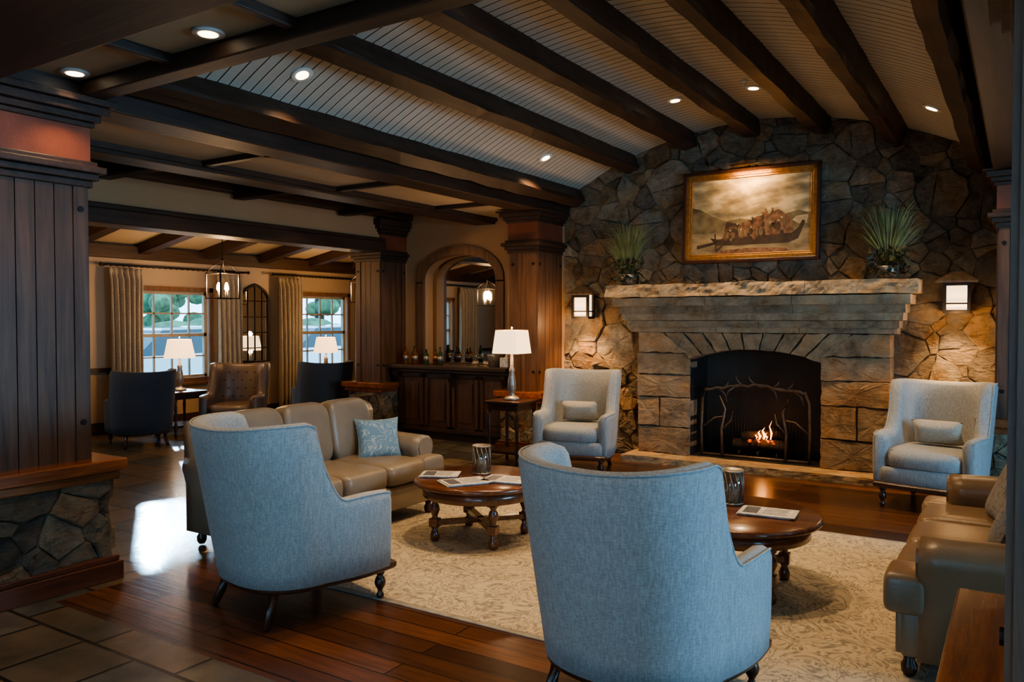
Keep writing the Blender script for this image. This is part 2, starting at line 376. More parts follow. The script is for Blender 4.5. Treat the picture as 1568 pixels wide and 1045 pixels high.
RW=[(-1.6,.6,.6,2.4),(3.2,5.4,.6,2.4)]
mb=MB('wall_right'); wall_boxes(mb,'y',4.0,4.15,-3,9,0,3.85,RW,greige); mb.done()
BW=[(-3.4,-1.2,.6,2.4),(.2,2.4,.6,2.4)]
mb=MB('wall_back'); wall_boxes(mb,'x',-3.15,-3.0,-10.6,4.15,0,3.85,BW,greige); mb.done()
mb=MB('wall_fireplace_backing')
mb.box(-4.75,-3.1,YW,YW+.12,0,3.85,mortar); mb.box(-1.55,-.1,YW,YW+.12,0,3.85,mortar); mb.box(-3.1,-1.55,YW,YW+.12,1.3,3.85,mortar); mb.box(-.1,4.1,YW,YW+.12,0,3.85,greige); mb.done()
mb=MB('wall_fireplace')
out=[(-4.7,0),(-.15,0)]+[(x,vz(x)+.03) for x in [-.15-(4.55)*i/16 for i in range(17)]]
fW=lambda a,b,d:(a,YW-d,b)
fieldstone(mb,out,fW,0,.04,.34,skip=lambda P: any(-3.3<p[0]<-1.35 and p[1]<1.3 for p in P)); mb.done()
mb=MB('ceiling_vault')
y=2.62; bwid=.088
while y<YW:
    y2=min(y+bwid-.009,YW); seg=28; vs=[];fs=[]
    for i in range(seg+1):
        x=-4.62+4.4*i/seg; vs+= [(x,y,vz(x)),(x,y2,vz(x))]
    for i in range(seg): fs.append((2*i,2*i+1,2*i+3,2*i+2))
    mb.add(vs,fs,boards,False); y+=bwid
vs=[];fs=[]
for i in range(29):
    x=-4.62+4.4*i/28; vs+= [(x,2.6,vz(x)+.012),(x,YW+.1,vz(x)+.012)]
for i in range(28): fs.append((2*i,2*i+1,2*i+3,2*i+2))
mb.add(vs,fs,groove); mb.done()
mb=MB('wall_vault_gable'); mb.box(-4.7,-.1,2.50,2.61,2.95,3.85,boards); mb.done()
mb=MB('roof_deck'); mb.box(-10.8,4.3,-3.3,12.3,3.84,3.95,groove); mb.box(-7.3,4.2,8.9,9.0,0,3.85,groove); mb.done()
for k in range(-3,4):
    x=XC+.71*k
    if abs(k)==3: x=XC+k*.715
    mb=MB('ceiling_rafter'); zt=vz(x)+.03; ang=math.atan2((x-XC),math.sqrt(RV*RV-(x-XC)**2))
    mb.x=Matrix.Translation((x,0,zt))@Matrix.Rotation(ang,4,'Y')
    n=40; rings=[]
    for i in range(n+1):
        yy=2.66+(YW-.05-2.66)*i/n; j=lambda s:noise.noise(Vector((x*3+s,yy*2.3,s)))*.014+noise.noise(Vector((x*3+s,yy*8,s)))*.006
        rings.append([(-.078+j(1),yy,.0),(.078+j(2),yy,.0),(.080+j(3),yy,-.17+j(4)),(.066+j(5),yy,-.20+j(6)),(-.066+j(7),yy,-.20+j(8)),(-.080+j(9),yy,-.17+j(10))])
    mb.loft(rings,woodY,False); mb.done()
mb=MB('ceiling'); mb.box(-7.2,4.1,-3,2.62,2.93,3.0,panelm); mb.box(-7.3,-4.7,2.62,8.9,3.0,3.06,panelm); mb.box(-.1,4.1,2.62,9,3.0,3.06,panelm)
mb.box(-5.66,-4.84,2.5,8.45,2.845,2.87,panelm); mb.done()
mb=MB('trim_coffer_beams')
mb.box(-4.6,-.2,2.56,2.68,2.84,3.1,woodX,.008); mb.box(-7.1,4,1.42,1.95,2.72,2.93,woodX,.012); mb.box(-4.6,4,1.95,2.0,2.87,2.93,woodX,.006)
for x in (-3.75,-2.83,-1.9,-.98): mb.box(x-.028,x+.028,1.98,2.6,2.88,2.93,woodY,.006)
for yy in (-2,-1,0,.9): mb.box(-7.1,4,yy-.06,yy+.06,2.82,2.93,woodX,.006)
mb.done()
mb=MB('trim_header_left'); mb.box(-4.85,-4.6,1.5,8.5,2.80,3.1,woodY,.01); mb.box(-4.62,-4.57,2.7,8.5,2.93,3.1,woodY,.008); mb.done()
mb=MB('trim_header_right'); mb.box(-.22,.12,1.5,8.5,2.80,3.1,woodY,.01); mb.done()
mb=MB('trim_lounge_coffers')
mb.box(-5.95,-5.65,2.2,8.45,2.77,3.0,woodY,.01); mb.box(-5.66,-5.62,2.2,8.45,2.80,2.85,woodY,.004); mb.box(-4.90,-4.84,2.2,8.45,2.80,2.85,woodY,.004)
mb.box(-7.16,-7.0,2.2,8.45,2.9,3.0,woodY,.01)
for yy in (2.65,4.15,5.65,7.2): mb.box(-5.64,-4.86,yy-.03,yy+.03,2.80,2.85,woodX,.004); mb.box(-7.1,-5.9,yy-.07,yy+.07,2.84,3.0,woodX,.008)
mb.done()
mb=MB('wall_lounge_header'); mb.box(-7.35,-7.15,-3,8.5,2.55,3.3,tan); mb.box(-7.35,-7.15,-3,2.4,0,2.56,tan); mb.done()
mb=MB('trim_lounge_header'); mb.box(-7.42,-7.08,2.4,8.0,2.44,2.58,woodY,.01); mb.box(-7.40,-7.10,2.4,8.0,2.58,2.63,woodY,.01); mb.done()
mb=MB('ceiling_window_lounge')
def lz(x): return 2.60+(x+10.5)*.19
mb.add([(-10.6,-3,lz(-10.6)),(-7.2,-3,lz(-7.2)),(-7.2,12.1,lz(-7.2)),(-10.6,12.1,lz(-10.6))],[(0,1,2,3)],panelm); mb.done()
mb=MB('trim_window_lounge_beams')
for i in range(9):
    yy=2.45+1.05*i; vs=[]
    for x in (-10.5,-7.3):
        vs+= [(x,yy-.08,lz(x)),(x,yy+.08,lz(x)),(x,yy+.08,lz(x)-.15),(x,yy-.08,lz(x)-.15)]
    mb.add(vs,[(0,1,5,4),(1,2,6,5),(2,3,7,6),(3,0,4,7),(0,1,2,3),(4,5,6,7)],woodX)
mb.box(-10.5,-10.38,-3,12,2.40,2.58,woodY,.01); mb.box(-10.5,-10.46,-3,6.4,.84,.90,woodY); mb.done()
mb=MB('baseboard_left'); mb.box(-10.5,-10.47,-3,12,0,.16,woodY); mb.done()
# ------------------------------------------------------------------ pillars
def pillar(name,x0,x1,y0,y1,top=2.85,e=.12,ebk=None):
    p=empty(name,((x0+x1)/2,(y0+y1)/2,0)); ox,oy=(x0+x1)/2,(y0+y1)/2
    X0,X1,Y0,Y1=x0-ox,x1-ox,y0-oy,y1-oy
    fr=lambda d:(X0-d,X1+d,Y0-d,(Y1+d) if ebk is None else Y1)
    m=MB('stone_base'); a=fr(.05); m.box(a[0],a[1],a[2],a[3],0,.61,mortar)
    b=a
    for (o,f,L) in ((0,lambda u,v,d:(b[0]+u,b[2]-d,v),b[1]-b[0]),(1,lambda u,v,d:(b[1]+d,b[2]+u,v),b[3]-b[2]),(2,lambda u,v,d:(b[0]-d,b[2]+u,v),b[3]-b[2])):
        fieldstone(m,[(-.03,.13),(L+.03,.13),(L+.03,.61),(-.03,.61)],f,0,.04,.30)
    if ebk is None: fieldstone(m,[(-.03,.13),(b[1]-b[0]+.03,.13),(b[1]-b[0]+.03,.61),(-.03,.61)],lambda u,v,d:(b[0]+u,b[3]+d,v),0,.04,.30)
    m.done(p)
    m=MB('plinth_and_cap'); a=fr(.13); m.box(a[0],a[1],a[2],a[3],0,.11,woodRed,.006); a=fr(.115); m.box(a[0],a[1],a[2],a[3],.11,.145,woodRed,.01)
    a=fr(.15); m.box(a[0],a[1],a[2],a[3],.655,.725,woodCap,.008); a=fr(.12); m.box(a[0],a[1],a[2],a[3],.60,.655,woodCap,.01); m.done(p)
    m=MB('panelled_shaft'); m.box(X0+.012,X1-.012,Y0+.012,Y1-.012,.72,2.36,groove)
    def planks(L,f):
        k=max(3,round((L-.16)/.10)); w=(L-.16)/k
        for (u0,u1,dd) in [(0,.08,.014),(L-.08,L,.014)]+[(.08+i*w+.003,.08+(i+1)*w-.003,.004) for i in range(k)]:
            m.prism([(u0,.725),(u1,.725),(u1,2.34),(u0,2.34)],f,-.012,dd,woodZ)
        for u in (.04,L-.04):
            for z in (.95,2.2):
                cs=[(u+.018*math.cos(t*math.pi/4),z+.018*math.sin(t*math.pi/4)) for t in range(8)]; m.prism(cs,f,.014,.022,iron)
    planks(X1-X0,lambda u,v,d:(X0+u,Y0-d,v)); planks(Y1-Y0,lambda u,v,d:(X1+d,Y0+u,v)); planks(Y1-Y0,lambda u,v,d:(X0-d,Y0+u,v))
    if ebk is None: planks(X1-X0,lambda u,v,d:(X0+u,Y1+d,v))
    m.done(p)
    m=MB('capital')
    for d,z0,z1 in ((.03,2.33,2.37),(.055,2.37,2.41),(.085,2.41,2.45),(.05,2.45,2.48),(.04,2.68,2.71),(.065,2.71,2.75),(.10,2.75,2.80),(.13,2.80,top)):
        a=fr(d); m.box(a[0],a[1],a[2],a[3],z0,z1,woodX,.006)
    a=fr(.02); m.box(a[0],a[1],a[2],a[3],2.47,2.69,copper); m.done(p)
pillar('timber_pillar',-5.15,-4.66,1.72,2.62,2.84)
pillar('timber_pillar',-.005,.47,1.72,2.65,2.84)
pillar('timber_pillar',-5.06,-4.70,7.88,8.45,2.82,ebk=1)
pillar('timber_pillar',-.17,.3,7.88,8.45,2.82,ebk=1)
pillar('timber_pillar',-7.58,-7.15,7.95,8.45,2.88,ebk=1)
# ------------------------------------------------------------------ windows
def win(name,axis,c,a0,a1,z0,z1,nc,nr,inward):
    m=MB(name)
    def bx(p,q,r,s,d0,d1,mm,bv=0):
        if axis=='y': m.box(c+d0*inward,c+d1*inward,p,q,r,s,mm,bv)
        else: m.box(p,q,c+d0*inward,c+d1*inward,r,s,mm,bv)
    t=.07
    for (p,q,r,s) in ((a0-t,a0,z0-t,z1+t),(a1,a1+t,z0-t,z1+t),(a0-t,a1+t,z1,z1+t),(a0-t,a1+t,z0-t,z0)): bx(p,q,r,s,-.0,.03,wintrim,.004)
    bx(a0-.1,a1+.1,z0-.1,z0-.06,0,.07,wintrim,.004)
    for (p,q,r,s) in ((a0,a0+.04,z0,z1),(a1-.04,a1,z0,z1),(a0,a1,z1-.04,z1),(a0,a1,z0,z0+.04),(a0,a1,(z0+z1)/2-.025,(z0+z1)/2+.025)): bx(p,q,r,s,-.10,-.05,winframe)
    for i in range(1,nc):
        u=a0+(a1-a0)*i/nc; bx(u-.011,u+.011,z0,z1,-.09,-.06,winframe)
    for j in range(1,nr):
        v=z0+(z1-z0)*j/nr; bx(a0,a1,v-.011,v+.011,-.09,-.06,winframe)
    bx(a0,a1,z0,z1,-.078,-.072,glass); return m.done()
for i,w in enumerate(WINS): win('window_%d'%(i+1),'y',-10.5,*w,4,4,1)
for i,w in enumerate(RW): win('window_%d'%(i+4),'y',4.0,*w,3,4,-1)
for i,w in enumerate(BW): win('window_%d'%(i+6),'x',-3.0,*w,3,4,1)
def drape(y0,y1,x=-10.33,zt=2.26):
    m=MB('linen_curtain'); n=96; rings=[]
    k=round((y1-y0)/.09)
    for z in (.02,.3,.8,1.3,1.8,2.1,2.2,zt):
        amp=.065 if z<2.15 else .025; ring=[]
        for i in range(n+1):
            t=i/n; c=(y0+y1)/2; w=(y1-y0)*(1-.10*math.sin(z*1.2)); ring.append((x+amp*math.sin(t*k*2*math.pi+z*.3)+.012*math.sin(t*31+z*2),c+(t-.5)*w,z))
        rings.append(ring+[(p[0]-.006,p[1],p[2]) for p in ring[::-1]])
    m.loft(rings,curtain,True); m.done()
for a,b in ((2.62,3.28),(6.1,6.6),(7.8,8.28),(9.0,9.52),(10.8,11.3),(4.55,5.0)): drape(a,b)
for a,b in ((2.5,5.1),(6.0,8.4),(8.9,11.4)):
    m=MB('curtain_rod'); m.tube([(-10.33,a,2.30),(-10.33,b,2.30)],.014,iron); m.cushion((-10.33,a,2.30),(.05,.05,.05),iron,1); m.cushion((-10.33,b,2.30),(.05,.05,.05),iron,1)
    for q in (a+.1,b-.1): m.box(-10.5,-10.32,q-.01,q+.01,2.285,2.30,iron)
    for i in range(int((b-a)/.09)): m.lathe([(.022,-.004),(.022,.004)],-10.33,a+.05+i*.09,iron,8,z0=2.285)
    m.done()
m=MB('gothic_arch_mirror'); ya,yb,zb,zs=8.36,8.92,.88,1.86; w=(yb-ya)
L=[];
for i in range(13):
    t=i/12; yy=ya+w/2*t; L.append((yy,zs+math.sqrt(max(0,w*w*.9*.9-(w*.9-(yy-ya))**2)) *.58))
Rr=[(ya+yb-p[0],p[1]) for p in L[::-1]][1:]
path=[(ya,zb)]+L+Rr+[(yb,zb)]
m.prism(path,lambda a,b,d:(-10.5+d,a,b),.0,.02,mirror)
m.tube([(-10.475,p[0],p[1]) for p in path+[path[0]]],.025,iron,6)
for u in (.25,.5,.75): m.tube([(-10.475,ya+w*u,zb),(-10.475,ya+w*u,zs+(.28 if u==.5 else .2))],.010,iron,6)
for z in (1.1,1.35,1.6,1.86): m.tube([(-10.475,ya,z),(-10.475,yb,z)],.009,iron,6)
m.done()
# ------------------------------------------------------------------ bar niche wall
def arch_pts(x0,x1,sp,top,n=24):
    c=(x0+x1)/2; h=(x1-x0)/2; return [(c-h*math.cos(math.pi*i/n),sp+(top-sp)*math.sin(math.pi*i/n)**.8) for i in range(n+1)]
m=MB('wall_bar'); A=arch_pts(-6.80,-5.63,2.05,2.41)
m.box(-7.12,-6.80,8.45,8.62,0,3.0,tan); m.box(-5.63,-5.08,8.45,8.62,0,3.0,tan); m.box(-6.8,-5.63,8.45,8.62,0,.90,tan)
for i in range(24):
    a,b=A[i],A[i+1]; m.prism([a,b,(b[0],3.0),(a[0],3.0)],lambda u,v,d:(u,8.45+d,v),0,.17,tan)
m.box(-5.1,-4.68,8.45,8.62,0,3.1,tan); m.box(-7.2,-4.7,8.85,8.95,0,3.0,tan); m.done()
m=MB('trim_bar_arch'); B=arch_pts(-6.92,-5.51,2.04,2.53)
for i in range(24):
    m.prism([A[i],A[i+1],B[i+1],B[i]],lambda u,v,d:(u,8.41+d,v),0,.045,woodZ)
m.box(-6.92,-6.80,8.41,8.455,.97,2.06,woodZ); m.box(-5.63,-5.51,8.41,8.455,.97,2.06,woodZ)
m.done()
m=MB('niche_mirror'); m.box(-6.85,-5.58,8.66,8.68,.97,2.45,mirror); m.done()
m=MB('bar_cabinet')
m.box(-7.05,-5.25,8.17,8.44,.10,.90,woodZ); m.box(-7.03,-5.27,8.20,8.44,0,.10,woodX)
m.box(-7.12,-5.22,8.02,8.44,.915,.965,woodX,.01); m.box(-6.79,-5.64,8.43,8.65,.915,.965,woodX,.004); m.box(-7.08,-5.24,8.09,8.44,.87,.915,woodX,.008)
for i in range(4):
    x=-7.0+i*.44; m.box(x,x+.04,8.145,8.17,.14,.84,woodZ,.004); m.box(x+.36,x+.40,8.145,8.17,.14,.84,woodZ,.004)
    m.box(x,x+.40,8.145,8.17,.80,.86,woodX,.004); m.box(x,x+.40,8.145,8.17,.12,.18,woodX,.004); m.box(x+.09,x+.31,8.155,8.17,.24,.74,woodZ,.006)
for x in (-7.02,-6.12,-5.3):
    m.prism([(8.17,.60),(8.17,.87),(8.06,.87),(8.07,.82),(8.13,.74)],lambda a,b,d,x=x:(x+d,a,b),-.03,.03,woodX)
m.box(-7.06,-5.25,8.14,8.18,.10,.15,woodX,.005); m.done()
for i,(x,y,c) in enumerate([(-6.93,8.2,1),(-6.85,8.28,0),(-6.77,8.2,1),(-6.66,8.3,0),(-6.58,8.2,0),(-6.48,8.27,1),(-6.35,8.2,0)]):
    m=MB('wine_bottle',(x,y,.966)); h=random.uniform(.75,1.0)*.8
    m.lathe([(.034,0),(.036,.01),(.036,.17*h),(.03,.20*h),(.014,.23*h),(.012,.29*h),(.015,.295*h),(.014,.30*h)],0,0,bottle if c==0 else bottle2,14); m.lathe([(.0372,.05),(.0372,.11)],0,0,gold if i%2 else pewter,14); m.done()
for i in range(8):
    m=MB('stemmed_glass',(-6.2+i*.075,8.22+.05*(i%2),.966)); m.lathe([(.028,0),(.026,.004),(.004,.008),(.004,.07),(.02,.085),(.03,.11),(.026,.15)],0,0,cglass,12); m.done()
m=MB('ice_bucket',(-5.55,8.25,.966)); m.lathe([(.06,0),(.075,.12),(.08,.14),(.078,.15)],0,0,pewter,18); m.done()
m=MB('tissue_box',(-5.36,8.25,.966)); m.box(-.06,.06,-.06,.06,0,.12,paper,.008); m.tube([(0,0,.11),(.01,0,.16)],[.03,.005],paper); m.done()
# ------------------------------------------------------------------ fireplace
fp=empty('stone_fireplace',(XC,8.3,0)); OX,OY=XC,8.3
def FB(n): 
    return MB(n,(-OX,-OY,0))
SPAL=[(.38,.265,.16),(.34,.245,.155),(.30,.225,.15),(.41,.285,.17),(.35,.25,.155)]
SX0,SX1,OX0,OX1=-3.64,-1.04,-3.03,-1.68
def sc():
    c=random.choice(SPAL); s=random.uniform(.80,1.12); return tuple(v*s for v in c)
m=FB('surround'); fS=lambda a,b,d:(a,8.34-d,b)
rows=[.30,.33,.25,.24]
for (a,b) in ((SX0,OX0),(OX1,SX1)):
    z=.07
    for i,h in enumerate(rows):
        if i==1: 
            mid=a+(b-a)*random.uniform(.42,.6); stone_block(m,[(a,z),(mid,z),(mid,z+h),(a,z+h)],fS,-.21,.03,stone2,.003,.006,sc()); stone_block(m,[(mid,z),(b,z),(b,z+h),(mid,z+h)],fS,-.21,.03,stone2,.003,.006,sc())
        else: stone_block(m,[(a,z),(b,z),(b,z+h),(a,z+h)],fS,-.21,.03,stone2,.003,.006,sc())
        z+=h
    m.box(a+.01,b-.01,8.36,YW-.005,.07,z,mortar)
AR=[(OX0+(OX1-OX0)*i/12, 1.12+.115*math.sin(math.pi*i/12)**.75) for i in range(13)]
zt=1.42; N=9
def arcat(t):
    x=t*12; i=min(11,int(x)); f=x-i; return (AR[i][0]+(AR[i+1][0]-AR[i][0])*f,AR[i][1]+(AR[i+1][1]-AR[i][1])*f)
ox0,ox1=OX0-.30,OX1+.30
for k in range(N):
    t0,t1=k/N,(k+1)/N; a,b=arcat(t0),arcat(t1)
    stone_block(m,[a,b,(ox0+(ox1-ox0)*t1,zt),(ox0+(ox1-ox0)*t0,zt)],fS,-.21,.035 if k!=N//2 else .05,stone2,.003,.006,sc())
stone_block(m,[(SX0,z),(OX0,z),(ox0,zt),(SX0,zt)],fS,-.21,.03,stone2,.003,.006,sc())
stone_block(m,[(SX1,z),(SX1,zt),(ox1,zt),(OX1,z)],fS,-.21,.03,stone2,.003,.006,sc())
for k in range(12):
    a,b=AR[k],AR[k+1]; m.prism([(a[0],a[1]+.01),(b[0],b[1]+.01),(b[0],zt),(a[0],zt)],lambda u,v,d:(u,8.36+d,v),0,.185,mortar)
m.done(fp)
m=FB('firebox')
m.box(OX0-.05,OX0,8.36,8.545,.05,1.3,firebrick); m.box(OX1,OX1+.05,8.36,8.545,.05,1.3,firebrick)
m.box(OX0-.05,OX0,8.545,9.0,.05,1.3,firebrick); m.box(OX1,OX1+.05,8.545,9.0,.05,1.3,firebrick); m.box(OX0,OX1,8.95,9.02,.05,1.3,firebrick); m.box(OX0,OX1,8.5,9.0,1.24,1.3,firebrick); m.box(OX0,OX1,8.345,9.0,.02,.075,firebrick); m.done(fp)
def rough_slab(mb,x0,x1,y0,y1,z0,z1,m,amp=.012,col=(.3,.25,.18),nx=90):
    rings=[]; ny,nz=4,4
    for i in range(nx+1):
        x=x0+(x1-x0)*i/nx; ring=[]
        prof=[(y1,z0)]+[(y1+(y0-y1)*j/ny,z0) for j in range(1,ny)]+[(y0,z0+(z1-z0)*j/nz) for j in range(nz+1)]+[(y0+(y1-y0)*j/ny,z1) for j in range(1,ny+1)]
        for (yy,zz) in prof:
            d=Vector((noise.noise(Vector((x*6,yy*6,zz*9))),noise.noise(Vector((x*7+9,yy*6,zz*14))),noise.noise(Vector((x*5,yy*5+7,zz*9)))*.5))
            d+=Vector((0,noise.noise(Vector((x*22,yy*9,zz*30)))*.7,0))
            if yy>=y1-.001: d=Vector((0,0,0))
            ring.append((x+d.x*amp,yy+d.y*amp,zz+d.z*amp))
        rings.append(ring)
    o=len(mb.f); mb.loft(rings,m,False)
    for i in range(o,len(mb.f)): mb.fc[i]=col
m=FB('mantel')
def course(x0,x1,y0,z0,z1,k,amp,base):
    xs=[x0+(x1-x0)*i/k+(random.uniform(-.1,.1) if 0<i<k else 0) for i in range(k+1)]
    for i in range(k):
        s=random.uniform(.88,1.1); rough_slab(m,xs[i]+.002,xs[i+1]-.002,y0,8.50,z0,z1,stone2,amp,tuple(v*s for v in base),max(12,int((xs[i+1]-xs[i])*34)))
BC=(.37,.28,.185)
course(SX0-.06,SX1+.06,8.27,1.42,1.475,3,.006,BC); course(SX0-.08,SX1+.08,8.21,1.475,1.545,2,.008,(.31,.24,.16))
course(SX0-.12,SX1+.12,8.15,1.55,1.62,2,.008,BC); course(SX0-.14,SX1+.14,8.12,1.62,1.70,3,.008,(.29,.23,.155)); course(SX0-.19,SX1+.19,8.05,1.70,1.79,3,.012,BC)
course(SX0-.25,SX1+.25,7.97,1.80,1.93,3,.026,(.37,.28,.18)); m.done(fp)
m=FB('hearth'); rough_slab(m,-3.7,-1.0,8.02,8.5,.001,.072,stone2,.010,(.40,.29,.175)); m.done(fp)
m=MB('fire_screen',(XC+.06,8.42,.078))
W=.56
m.tube([(-W,0,0),(-W-.01,0,.3),(-W,0,.62),(-W+.05,0,.74)],.016,bronze); m.tube([(W,0,0),(W+.01,0,.3),(W,0,.62),(W-.05,0,.74)],.016,bronze); m.tube([(-W,0,.02),(W,0,.02)],.014,bronze)
top=[(-W+.03+(2*W-.06)*i/16,random.uniform(-.01,.01),.72+.06*math.sin(math.pi*i/16)+random.uniform(-.018,.018)) for i in range(17)]; m.tube(top,[.014+.006*(i%3==0) for i in range(17)],bronze)
for q in (3,6,8,11,13):
    p=top[q]; s=1 if q%2 else -1; m.tube([p,(p[0]+.05*s,p[1],p[2]+.05),(p[0]+.06*s,p[1],p[2]+.10)],[.012,.010,.004],bronze,6)
for q in (2,5,10,14):
    p=top[q]; s=-1 if q%2 else 1; m.tube([p,(p[0]+.08*s,p[1],p[2]-.06),(p[0]+.11*s,p[1],p[2]-.15)],[.012,.009,.004],bronze,6)
for s in (-1,1):
    m.tube([(s*.33,-.02,0),(s*.34,-.02,.3),(s*.30,-.02,.52),(s*.36,-.02,.66)],[.017,.014,.012,.008],bronze,6); m.tube([(s*.33,-.02,.3),(s*.24,-.02,.40),(s*.22,-.02,.5)],[.011,.009,.004],bronze,6); m.tube([(s*W,0,.3),(s*.42,0,.42),(s*.30,0,.44)],[.011,.009,.006],bronze,6)
for i in range(1,34): 
    x=-W+2*W*i/34; m.tube([(x,.005,.02),(x,.005,.72)],.0015,iron,4)
m.done()
m=MB('log_fire',(XC+.08,8.64,.078))
for a,b,r in (((-.3,0,.12),(.28,.02,.13),.06),((-.22,.1,.13),(.25,-.02,.12),.05),((-.2,-.05,.22),(.2,.1,.24),.045),((-.1,-.06,.12),(.12,.12,.30),.035)): m.tube([a,tuple((a[i]+b[i])/2+.01 for i in range(3)),b],r,logm,10)
for x in (-.2,0,.2): m.tube([(x,-.15,0),(x,-.15,.06),(x,.15,.06),(x,.15,0)],.012,iron,6)
for x,y,h,r in ((.0,-.08,.10,.013),(.04,-.06,.13,.016),(.075,-.09,.08,.011),(-.04,-.05,.05,.010),(.11,-.05,.20,.009)):
    m.tube([(x,y,.20),(x+.01,y,.20+h*.35),(x-.012,y,.20+h*.7),(x+.012,y,.20+h)],[r*.6,r,r*.55,.001],flame,8)
for i in range(10): m.cushion((random.uniform(-.12,.16),-.09+random.uniform(-.02,.02),.16+random.uniform(0,.03)),(.035,.02,.02),ember,1,nu=8,nv=6)
m.done()
light('fire_light','POINT',(XC+.12,8.52,.36),1.8,(1,.42,.12),size=.05)
pt=empty('framed_painting',(-2.425,8.42,2.655)); pt.rotation_euler=(rad(-3),0,0)
def M_paint():
    m,n,l,b=new_mat('oil_painting'); t=n.new('ShaderNodeTexCoord'); sp=n.new('ShaderNodeSeparateXYZ'); l.new(t.outputs['Object'],sp.inputs[0])
    mp=n.new('ShaderNodeMapping'); mp.inputs['Scale'].default_value=(2.2,1,5); mp.inputs['Rotation'].default_value=(0,.35,0); l.new(t.outputs['Object'],mp.inputs[0])
    no=n.new('ShaderNodeTexNoise'); no.inputs['Scale'].default_value=1.7; no.inputs['Detail'].default_value=8; l.new(mp.outputs[0],no.inputs['Vector'])
    sky=ramp(n,[(.35,(.15,.12,.065)),(.5,(.34,.26,.13)),(.62,(.62,.48,.25))]); l.new(no.outputs['Fac'],sky.inputs[0])
    wat=ramp(n,[(.35,(.12,.085,.04)),(.65,(.36,.26,.13))]); l.new(no.outputs['Fac'],wat.inputs[0])
    mr=n.new('ShaderNodeMath'); mr.operation='GREATER_THAN'; mr.inputs[1].default_value=-.10; l.new(sp.outputs['Z'],mr.inputs[0])
    mx=n.new('ShaderNodeMixRGB'); l.new(mr.outputs[0],mx.inputs[0]); l.new(wat.outputs[0],mx.inputs[1]); l.new(sky.outputs[0],mx.inputs[2])
    l.new(mx.outputs[0],b.inputs['Base Color']); b.inputs['Roughness'].default_value=.5
    add_bump(n,l,b,no.outputs['Fac'],.1,.003); return m
m=MB('canvas'); m.box(-.64,.64,0,.01,-.43,.43,M_paint())
pd=M_basic('painted_dark',(.05,.03,.015),.5,0,.4,12); pm2=M_basic('painted_hill',(.17,.125,.055),.5,0,.5,8); pl=M_basic('painted_figures',(.17,.085,.04),.5,0,.6,20); ph=M_basic('painted_highlight',(.42,.30,.16),.5,0,.4,20)
ff=lambda a,b,d:(a,-d,b)
m.prism([(-.63,-.17),(.63,-.17),(.63,-.02),(.5,.02),(.3,-.03),(.1,-.06),(-.1,-.03),(-.25,-.05),(-.42,.02),(-.52,.09),(-.63,.12)],ff,0,.001,pm2)
m.prism([(-.34,-.31),(.40,-.31),(.50,-.27),(.57,-.10),(.54,-.08),(.50,-.16),(.44,-.21),(-.34,-.24),(-.42,-.22)],ff,0,.002,pd)
m.prism([(-.30,-.25),(.46,-.22),(.44,-.08),(.36,.0),(.30,.04),(.20,.0),(.08,-.02),(-.02,-.06),(-.12,-.10),(-.26,-.18)],ff,0,.0018,pl)
for i in range(40):
    t=random.random(); x=-.24+t*.66; top_=-.19+.20*math.sin(t*2.2)**1.3; z=random.uniform(-.22,top_)
    w_=random.uniform(.014,.028); h_=random.uniform(.03,.055)
    m.prism([(x+w_*math.cos(q),z+h_*math.sin(q)) for q in [k*math.pi/4 for k in range(8)]],ff,0,.0025+.0002*(i%6),(pl,pd,pl,pm2,pd)[i%5])
    m.prism([(x+.011*math.cos(q),z+h_+.010+.012*math.sin(q)) for q in [k*math.pi/3 for k in range(6)]],ff,0,.0038,ph if i%4==0 else pl)
m.prism([(.44,-.08),(.48,-.04),(.60,-.03),(.58,-.12),(.50,-.12)],ff,0,.0016,ph)
m.prism([(-.24,-.06),(-.10,-.09),(-.13,-.18),(-.26,-.16)],ff,0,.0036,pd)
m.prism([(-.36,-.37),(-.20,-.22),(-.192,-.225),(-.345,-.378)],ff,0,.0042,pd)
m.prism([(-.56,-.30),(-.30,-.255),(-.30,-.28),(-.56,-.335)],ff,0,.003,pd)
m.prism([(-.36,-.37),(-.37,-.18),(-.355,-.18),(-.34,-.37)],ff,0,.003,pd)
m.prism([(-.40,-.43),(.45,-.43),(.38,-.36),(.0,-.345),(-.3,-.36)],ff,0,.0012,pl)
m.done(pt)
m=MB('gilt_frame_moulding')
def fr(x,z,w,y0,y1,mm):
    m.box(-x,x,y0,y1,z-w,z,mm,.006); m.box(-x,x,y0,y1,-z,-z+w,mm,.006); m.box(-x,-x+w,y0,y1,-z+w*.2,z-w*.2,mm,.006); m.box(x-w,x,y0,y1,-z+w*.2,z-w*.2,mm,.006)
fr(.715,.495,.035,-.045,.02,chair_wood); fr(.69,.47,.05,-.03,.018,gold); fr(.65,.43,.03,-.018,.015,gold); m.done(pt)
m=MB('picture_light'); m.tube([(0,0,.49),(0,-.08,.53),(0,-.16,.505)],.006,iron); m.tube([(-.16,-.16,.505),(.16,-.16,.505)],.012,gold,12); m.done(pt)
light('picture_lamp','AREA',(-2.425,8.25,3.10),6,WARM,target=(-2.425,8.47,2.75),size=.35,sy=.03)
